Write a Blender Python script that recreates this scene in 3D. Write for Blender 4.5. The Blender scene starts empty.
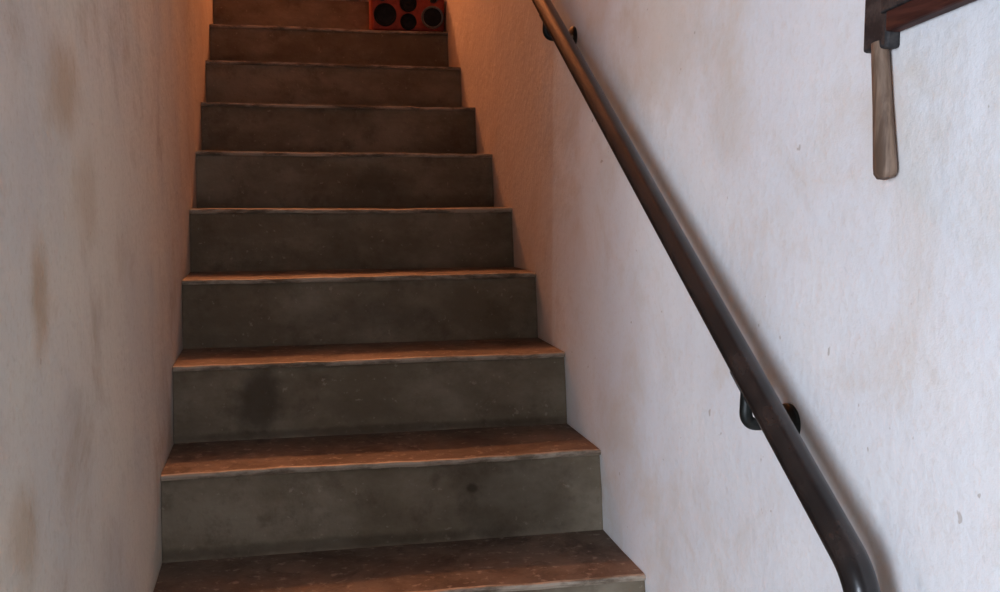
import bpy, math, random
from mathutils import Vector, Matrix, noise
random.seed(4)
S=bpy.context.scene
S.view_settings.view_transform='Standard'
for lk in ('Medium High Contrast','High Contrast'):
    try:
        S.view_settings.look=lk; break
    except Exception: pass
G,R,W=0.3153,0.19,1.019
LEAN=0.0287
FLOOR=-3*R
TOP=13
# ---------------- helpers ----------------
def link(o,parent=None):
    bpy.context.collection.objects.link(o)
    if parent: o.parent=parent
    return o
def empty(name):
    return link(bpy.data.objects.new(name,None))
def mesh(name,V,F,mats,idx=None,parent=None,smooth=False,bevel=0,seg=2):
    me=bpy.data.meshes.new(name); me.from_pydata([tuple(v) for v in V],[],F)
    for m in mats: me.materials.append(m)
    if idx:
        for p,i in zip(me.polygons,idx): p.material_index=i
    if smooth:
        for p in me.polygons: p.use_smooth=True
    me.update()
    o=link(bpy.data.objects.new(name,me),parent)
    if bevel:
        b=o.modifiers.new('bevel','BEVEL'); b.width=bevel; b.segments=seg; b.limit_method='ANGLE'
    return o
def box(name,lo,hi,mat,parent=None,bevel=0,seg=2,shear=0):
    x0,y0,z0=lo;x1,y1,z1=hi
    V=[(x0,y0,z0),(x1,y0,z0),(x1,y1,z0),(x0,y1,z0),(x0,y0,z1),(x1,y0,z1),(x1,y1,z1),(x0,y1,z1)]
    V=[(x,y,z+shear*(y1-y)) for x,y,z in V]
    F=[(0,3,2,1),(4,5,6,7),(0,1,5,4),(1,2,6,5),(2,3,7,6),(3,0,4,7)]
    return mesh(name,V,F,[mat],parent=parent,bevel=bevel,seg=seg)
def lathe(name,prof,mat,origin,axis,parent=None,n=40,sx=1.0,sdir=None,cap=True):
    a=Vector(axis).normalized()
    u=Vector(sdir).normalized() if sdir else a.orthogonal().normalized()
    v=a.cross(u); o=Vector(origin); V=[];F=[]
    for r,h in prof:
        for k in range(n):
            t=2*math.pi*k/n
            V.append(o+a*h+u*(r*sx*math.cos(t))+v*(r*math.sin(t)))
    for i in range(len(prof)-1):
        for k in range(n):
            k2=(k+1)%n
            F.append((i*n+k,i*n+k2,(i+1)*n+k2,(i+1)*n+k))
    if cap:
        F.append(tuple(range(n))[::-1]); F.append(tuple(range((len(prof)-1)*n,len(prof)*n)))
    ob=mesh(name,V,F,[mat],parent=parent,smooth=True)
    e=ob.modifiers.new('es','EDGE_SPLIT'); e.split_angle=math.radians(40)
    return ob
def tube(name,P,r,mat,parent=None,res=12):
    cu=bpy.data.curves.new(name,'CURVE'); cu.dimensions='3D'; cu.bevel_depth=r; cu.bevel_resolution=res; cu.use_fill_caps=True
    sp=cu.splines.new('POLY'); sp.points.add(len(P)-1)
    for q,p in zip(sp.points,P): q.co=(*p,1)
    sp.use_smooth=True
    cu.materials.append(mat)
    o=link(bpy.data.objects.new(name,cu),parent); return o
def arc_corner(pts,rad,n=10):
    out=[Vector(pts[0])]
    for i in range(1,len(pts)-1):
        a,b,c=map(Vector,pts[i-1:i+2]); d1=(a-b).normalized(); d2=(c-b).normalized()
        p1=b+d1*rad; p2=b+d2*rad
        for k in range(n+1):
            t=k/n; out.append((1-t)**2*p1+2*t*(1-t)*b+t*t*p2)
    out.append(Vector(pts[-1])); return out
# ---------------- node material builder ----------------
class Mat:
    def __init__(s,name,rough=.8,spec=.3,metal=0):
        s.m=bpy.data.materials.new(name); s.m.use_nodes=True; s.t=s.m.node_tree; s.n=s.t.nodes
        s.b=s.n['Principled BSDF']; s.b.inputs['Roughness'].default_value=rough
        s.b.inputs['Specular IOR Level'].default_value=spec; s.b.inputs['Metallic'].default_value=metal
        s.co=s.n.new('ShaderNodeTexCoord').outputs['Object']
    def L(s,a,b): s.t.links.new(a,b)
    def noise(s,scale,detail=5,rough=.6,stretch=None,dist=0):
        co=s.co
        if stretch:
            mp=s.n.new('ShaderNodeMapping'); mp.inputs['Scale'].default_value=stretch; s.L(co,mp.inputs[0]); co=mp.outputs[0]
        t=s.n.new('ShaderNodeTexNoise'); t.inputs['Scale'].default_value=scale; t.inputs['Detail'].default_value=detail
        t.inputs['Roughness'].default_value=rough; t.inputs['Distortion'].default_value=dist
        s.L(co,t.inputs['Vector']); return t.outputs['Fac']
    def axis(s,k):
        x=s.n.new('ShaderNodeSeparateXYZ'); s.L(s.co,x.inputs[0]); return x.outputs[k]
    def ramp(s,fac,a,b,va=0.0,vb=1.0):
        r=s.n.new('ShaderNodeMapRange'); r.interpolation_type='SMOOTHSTEP'
        r.inputs[1].default_value=a; r.inputs[2].default_value=b; r.inputs[3].default_value=va; r.inputs[4].default_value=vb
        s.L(fac,r.inputs[0]); return r.outputs[0]
    def math(s,op,a,b):
        m=s.n.new('ShaderNodeMath'); m.operation=op
        for i,x in enumerate((a,b)):
            if isinstance(x,(int,float)): m.inputs[i].default_value=x
            else: s.L(x,m.inputs[i])
        return m.outputs[0]
    def mix(s,fac,a,b):
        m=s.n.new('ShaderNodeMix'); m.data_type='RGBA'
        if isinstance(fac,(int,float)): m.inputs[0].default_value=fac
        else: s.L(fac,m.inputs[0])
        for i,x in ((6,a),(7,b)):
            if isinstance(x,tuple): m.inputs[i].default_value=(*x,1)
            else: s.L(x,m.inputs[i])
        return m.outputs[2]
    def blob(s,c,r,wob=.5,soft=.5):
        mp=s.n.new('ShaderNodeMapping'); mp.vector_type='TEXTURE'
        mp.inputs['Location'].default_value=c; mp.inputs['Scale'].default_value=r
        s.L(s.co,mp.inputs[0])
        l=s.n.new('ShaderNodeVectorMath'); l.operation='LENGTH'; s.L(mp.outputs[0],l.inputs[0])
        w=s.noise(14,4,.6)
        d=s.math('ADD',l.outputs['Value'],s.math('MULTIPLY',s.math('SUBTRACT',w,.5),wob*2))
        return s.ramp(d,1-soft,1+soft,1,0)
    def color(s,c): s.L(c,s.b.inputs['Base Color'])
    def bump(s,h,st=.3,dist=.01):
        b=s.n.new('ShaderNodeBump'); b.inputs['Strength'].default_value=st; b.inputs['Distance'].default_value=dist
        s.L(h,b.inputs['Height']); s.L(b.outputs[0],s.b.inputs['Normal'])
def plaster(name,base,alt,stain,stain_amt,blobs=(),chips=True,bump=.5,split=None):
    m=Mat(name,.85,.2)
    c=m.mix(m.ramp(m.noise(1.7,4,.55),.35,.68),base,alt)
    c=m.mix(m.math('MULTIPLY',m.ramp(m.noise(3.2,6,.65,dist=.4),.50,.72),stain_amt),c,stain)
    c=m.mix(m.math('MULTIPLY',m.ramp(m.noise(13,6,.7),.52,.72),stain_amt*.35),c,stain)
    c=m.mix(m.math('MULTIPLY',m.ramp(m.noise(90,4,.7),.5,.7),stain_amt*.4),c,stain)
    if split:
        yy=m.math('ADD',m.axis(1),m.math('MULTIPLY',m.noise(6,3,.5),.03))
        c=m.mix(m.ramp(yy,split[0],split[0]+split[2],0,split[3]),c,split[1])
    for (cc,rr,am,col) in blobs:
        c=m.mix(m.math('MULTIPLY',m.blob(cc,rr,.8,.7),am),c,col)
    if chips:
        sp=m.ramp(m.noise(38,2,.5),.74,.77)
        c=m.mix(m.math('MULTIPLY',sp,.5),c,(.35,.27,.21))
    m.color(c)
    h=m.math('ADD',m.math('MULTIPLY',m.noise(5,4,.6),.8),m.math('MULTIPLY',m.noise(45,5,.65),.28))
    m.bump(h,bump,.016); return m.m
BR=(.34,.23,.13)
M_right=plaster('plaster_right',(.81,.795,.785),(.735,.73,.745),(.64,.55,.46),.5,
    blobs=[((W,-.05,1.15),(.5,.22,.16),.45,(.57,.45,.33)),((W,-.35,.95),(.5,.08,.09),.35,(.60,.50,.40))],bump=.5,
    split=(.765,(.66,.54,.46),.03,.45))  # daylight's shadow edge painted in: plaster tinted warmer and darker up the stairs
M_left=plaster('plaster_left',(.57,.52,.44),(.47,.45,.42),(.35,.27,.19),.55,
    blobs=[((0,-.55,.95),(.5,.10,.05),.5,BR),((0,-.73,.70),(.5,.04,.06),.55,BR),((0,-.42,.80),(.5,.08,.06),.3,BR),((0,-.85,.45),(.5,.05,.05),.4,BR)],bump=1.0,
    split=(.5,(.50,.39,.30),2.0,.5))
M_ceil=plaster('plaster_ceiling',(.6,.57,.54),(.55,.52,.5),(.4,.34,.28),.4)
M_far=plaster('plaster_upper',(.78,.72,.66),(.70,.64,.58),(.50,.41,.33),.45)
def mk_riser():
    m=Mat('concrete_riser',.8,.25)
    c=m.mix(m.ramp(m.noise(3,6,.65,stretch=(1,1,1.6)),.33,.68),(.165,.132,.092),(.275,.235,.18))
    c=m.mix(m.math('MULTIPLY',m.ramp(m.noise(11,5,.7),.5,.72),.5),c,(.11,.080,.055))
    c=m.mix(m.math('MULTIPLY',m.ramp(m.noise(60,3,.6),.64,.72),.5),c,(.36,.31,.25))
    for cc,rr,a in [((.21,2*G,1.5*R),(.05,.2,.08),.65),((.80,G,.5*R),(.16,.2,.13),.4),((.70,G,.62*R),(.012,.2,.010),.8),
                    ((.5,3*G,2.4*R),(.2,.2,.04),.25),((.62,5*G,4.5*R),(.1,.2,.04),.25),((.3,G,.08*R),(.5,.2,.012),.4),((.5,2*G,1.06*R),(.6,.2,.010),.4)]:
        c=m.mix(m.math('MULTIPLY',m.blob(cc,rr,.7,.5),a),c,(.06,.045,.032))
    m.color(c); m.bump(m.math('ADD',m.noise(9,5,.6),m.math('MULTIPLY',m.noise(70,4,.6),.3)),.45,.008); return m.m
def mk_tread():
    m=Mat('concrete_tread',.65,.3)
    c=m.mix(m.ramp(m.noise(4,6,.65),.35,.65),(.120,.090,.070),(.20,.155,.122))
    c=m.mix(m.math('MULTIPLY',m.ramp(m.noise(9,6,.7,dist=.6),.48,.66),.65),c,(.068,.048,.037))
    c=m.mix(m.math('MULTIPLY',m.ramp(m.noise(45,4,.6),.56,.70),.6),c,(.36,.31,.26))
    m.color(c); m.bump(m.math('ADD',m.noise(8,5,.6),m.math('MULTIPLY',m.noise(60,4,.6),.4)),.5,.008); return m.m
def mk_nose():
    m=Mat('nosing_worn',.5,.4)
    c=m.mix(m.ramp(m.noise(7,6,.7,stretch=(1,3,3)),.38,.58),(.16,.125,.09),(.42,.35,.28))
    m.color(c); m.bump(m.noise(40,4,.6),.5,.005); return m.m
M_riser,M_tread,M_nose=mk_riser(),mk_tread(),mk_nose()
def paint(name,c1,c2,rough=.4,spec=.5,metal=0,scale=12):
    m=Mat(name,rough,spec,metal); m.color(m.mix(m.ramp(m.noise(scale,5,.65),.4,.68),c1,c2))
    m.bump(m.noise(scale*4,4,.6),.15,.002); return m.m
M_rail=paint('rail_dark_paint',(.016,.013,.013),(.038,.027,.024),.27,.8,.0,14)
M_flange=paint('flange_black_iron',(.015,.016,.015),(.04,.042,.038),.45,.5,.4,30)
M_screw=paint('screw_steel',(.25,.24,.22),(.4,.38,.35),.4,.5,.9,60)
M_iron=paint('ferrule_iron',(.03,.03,.033),(.085,.078,.075),.55,.4,.3,40)
def wood(name,a,b,stretch):
    m=Mat(name,.6,.35)
    g=m.noise(22,5,.6,stretch=stretch,dist=.5)
    m.color(m.mix(m.ramp(g,.35,.68),a,b)); m.bump(g,.3,.003); return m.m
M_handle=wood('handle_wood',(.12,.078,.055),(.27,.19,.14),(3,3,.35))
M_bar=wood('bar_red_wood',(.04,.014,.011),(.10,.035,.025),(3,.3,3))
M_red=paint('speaker_red_shell',(.34,.07,.045),(.24,.045,.03),.55,.3,0,20)
M_cone=paint('speaker_black_cone',(.008,.008,.009),(.02,.02,.022),.6,.3,0,40)
M_ring=paint('speaker_ring',(.06,.055,.055),(.11,.10,.10),.4,.5,.3,40)
M_cap=paint('speaker_cap',(.14,.13,.13),(.2,.19,.19),.35,.5,.3,40)
M_floor=paint('floor_concrete',(.16,.14,.12),(.26,.23,.2),.75,.3,0,5)
H=4.9; YB=TOP*G+2.2
# ---------------- staircase ----------------
def stairs():
    NX=60; V=[];F=[];I=[]
    prof=[]
    kinds=[]
    for i in range(-2,TOP+1):
        y=i*G; z=i*R; zb=(i-1)*R
        prof+=[(y-LEAN,zb+(.0005 if i==-2 else 0),0,i),(y-LEAN*.55,zb+R*.45,0,i),(y+.004,z-.014,0,i),(y-.002,z-.0125,1,i),(y-.0045,z-.006,1,i),
               (y-.002,z-.0008,1,i),(y+.006,z,1,i),(y+.13,z-.0005,1,i)]
        kinds+=[0,0,2,2,2,2,1,1]
    prof.append((YB-.004,TOP*R,0,TOP)); kinds.append(0)
    prof.append((YB-.004,TOP*R-.25,0,TOP)); kinds.append(0)
    prof.append((TOP*G,TOP*R-.25,0,TOP)); kinds.append(0)
    prof.append((-1.1*G,FLOOR+.0005,0,TOP)); kinds.append(0)
    n=len(prof)
    for xi in range(NX+1):
        x=.001+(W-.002)*xi/NX
        for (y,z,jit,i) in prof:
            a=noise.noise(Vector((x*3.1,i*7.3,1.7)))*.0050+noise.noise(Vector((x*14,i*3.3,5.7)))*.0020
            b=noise.noise(Vector((x*2.5,i*5.9,9.1)))*.0040+noise.noise(Vector((x*17,i*4.1,2.2)))*.0018
            V.append((x,y+(a if jit else 0),z+(b if jit else 0)))
    for xi in range(NX):
        for a in range(n):
            b=(a+1)%n
            F.append((xi*n+a,(xi+1)*n+a,(xi+1)*n+b,xi*n+b)); I.append(kinds[a])
    F.append(tuple(range(n))); I.append(0)
    F.append(tuple(range(NX*n,NX*n+n))[::-1]); I.append(0)
    return mesh('staircase',V,F,[M_riser,M_tread,M_nose],I)
st=stairs()
# ---------------- room shell ----------------
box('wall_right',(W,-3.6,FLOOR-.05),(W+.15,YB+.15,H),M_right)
box('wall_left',(-.15,-1.02,FLOOR-.05),(0,YB+.15,H),M_left)
box('wall_back',(0,YB,FLOOR),(W,YB+.15,H),M_far)
box('ceiling',(-.15,-1.02,H),(W+.15,YB+.15,H+.1),M_ceil)
box('floor',(-3.2,-3.6,FLOOR-.1),(W,.2,FLOOR),M_floor)
# ---------------- handrail ----------------
rail=empty('handrail')
XR=W-.07; SL=.627
def rp(y): return (XR,y,.4845+SL*(y+.683))
y0=-.905
P=arc_corner([rp(3.9),rp(y0),(XR,y0-.04,rp(y0)[2]-.16),(XR,y0-.04,rp(y0)[2]-.26),(W-.005,y0-.04,rp(y0)[2]-.26)],.04)
tube('rail_tube',P,.0215,M_rail,rail)
lathe('end_flange',[(.04,0),(.04,.004),(.03,.007)],M_flange,(W,y0-.04,rp(y0)[2]-.26),(-1,0,0),rail)
def bracket(k,y,z):
    lathe('bracket_plate_%d'%k,[(.029,0),(.029,.005),(.026,.008),(.012,.0095)],M_flange,(W,y,z),(-1,0,0),rail,sx=1.1,sdir=(0,1,0))
    for s in (-1,1):
        lathe('bracket_screw_%d'%k,[(.0055,.007),(.005,.0105),(.003,.0115)],M_screw,(W,y+s*.019,z),(-1,0,0),rail,n=16)
    zt=rp(y)[2]
    P=arc_corner([(W-.004,y,z),(XR-.004,y,z),(XR-.002,y,zt-.018)],.022)
    tube('bracket_arm_%d'%k,P,.0095,M_flange,rail,res=6)
    d=Vector((0,1,SL)).normalized(); up=Vector((0,-SL,1)).normalized()
    c=Vector((XR,y,zt))-up*.0225
    V=[]
    for a in (-.035,.035):
        for b in (-.011,.011):
            for h in (-.003,.003):
                V.append(c+d*a+Vector((b,0,0))+up*h)
    F=[(0,1,3,2),(4,6,7,5),(0,4,5,1),(2,3,7,6),(0,2,6,4),(1,5,7,3)]
    mesh('bracket_saddle_%d'%k,V,F,[M_flange],parent=rail,bevel=.0015)
bracket(1,-.594,.4646); bracket(2,.571,1.207); bracket(3,1.85,1.985); bracket(4,3.2,2.83)
# ---------------- mallet hanging on the wall ----------------
mal=empty('wall_mallet')
hx=W-.0135
prof=[(.0125,0),(.0135,-.02),(.0145,-.08),(.0165,-.13),(.0176,-.155),(.0172,-.164),(.013,-.170),(.004,-.172)]
lathe('handle',prof,M_handle,(hx,-.812,.998),(0,0.14,1),mal,n=32,sx=.72,sdir=(1,0,0))
box('ferrule',(W-.020,-.836,.988),(W,-.784,1.09),M_iron,mal,bevel=.004)
box('bar',(W-.022,-1.16,1.007),(W,-.834,1.075),M_bar,mal,bevel=.004,shear=.09)
box('bar_iron_strip',(W-.0255,-.92,1.03),(W-.018,-.827,1.078),M_iron,mal,bevel=.002,shear=.09)
lathe('bolt',[(.008,0),(.008,.004),(.005,.006)],M_screw,(W-.020,-.807,1.06),(-1,0,0),mal,n=6)
# ---------------- red speaker on a step ----------------
sp=empty('portable_speaker')
z0=8*R+.0005; yf=8*G+.045; x0,x1=.686,1.012; hz=.185
box('shell',(x0,yf,z0+.006),(x1,yf+.13,z0+hz),M_red,sp,bevel=.012,seg=3)
for fx in (x0+.03,x1-.03):
    for fy in (yf+.03,yf+.1):
        lathe('foot',[(.012,0),(.011,.009)],M_cone,(fx,fy,z0+.001),(0,0,1),sp,n=16)
def driver(x,z,r,ringm,capm):
    lathe('driver_ring',[(r,0),(r,.006),(r*.93,.009),(r*.82,.007),(r*.80,.002)],ringm,(x,yf+.0,z),(0,-1,0),sp,cap=False)
    lathe('driver_cone',[(r*.82,.004),(r*.7,.0065),(r*.45,.0015),(r*.30,.0012),(r*.29,.004),(r*.15,.007),(.001,.0075)],M_cone,(x,yf+.0,z),(0,-1,0),sp)
    if capm: lathe('driver_cap',[(r*.3,.004),(r*.2,.0085),(.001,.010)],capm,(x,yf,z),(0,-1,0),sp,n=24)
cx=(x0+x1)/2
driver(x0+.060,z0+.072,.050,M_cone,None); driver(x1-.055,z0+.068,.050,M_cap,M_cone)
driver(cx,z0+.045,.036,M_cone,None); driver(cx,z0+.125,.038,M_cone,None)
driver(x0+.05,z0+.150,.020,M_ring,None); driver(x1-.05,z0+.150,.020,M_ring,None)
tube('carry_handle',arc_corner([(x0+.05,yf+.065,z0+hz-.005),(x0+.05,yf+.065,z0+hz+.035),(x1-.05,yf+.065,z0+hz+.035),(x1-.05,yf+.065,z0+hz-.005)],.02),.008,M_cone,sp,res=6)
# ---------------- camera ----------------
cam=bpy.data.cameras.new('camera'); co=link(bpy.data.objects.new('camera',cam))
co.matrix_world=Matrix.Translation((.2676,-1.9549,.8114))@Matrix.Rotation(-.2173,4,'Z')@Matrix.Rotation(math.pi/2-.1029,4,'X')@Matrix.Rotation(.0002,4,'Z')
cam.sensor_width=36; cam.lens=1000.42*36/1000; cam.clip_start=.02
S.camera=co
# ---------------- lights ----------------
def area(name,loc,tgt,sx,sy,e,col):
    l=bpy.data.lights.new(name,'AREA'); l.shape='RECTANGLE'; l.size=sx; l.size_y=sy; l.energy=e; l.color=col
    o=link(bpy.data.objects.new(name,l)); o.location=loc
    o.rotation_euler=(Vector(tgt)-Vector(loc)).to_track_quat('-Z','Y').to_euler(); return o
area('daylight_doorway',(-1.45,-3.0,.70),(1.0,-.6,.4),.8,1.6,96,(.77,.86,1.0))
area('riser_fill',(.3,-3.3,.5),(.5,0,.0),1.3,1.0,8,(.90,.93,1.0))  # added fill behind the camera, brightens the lower risers
l=bpy.data.lights.new('stair_lamp','POINT'); l.energy=340; l.color=(1,.41,.18); l.shadow_soft_size=.12
lo=link(bpy.data.objects.new('stair_lamp',l)); lo.location=(.45,4.7,3.9)
w=bpy.data.worlds.new('world'); S.world=w; w.use_nodes=True
w.node_tree.nodes['Background'].inputs[0].default_value=(.78,.78,.80,1); w.node_tree.nodes['Background'].inputs[1].default_value=.17
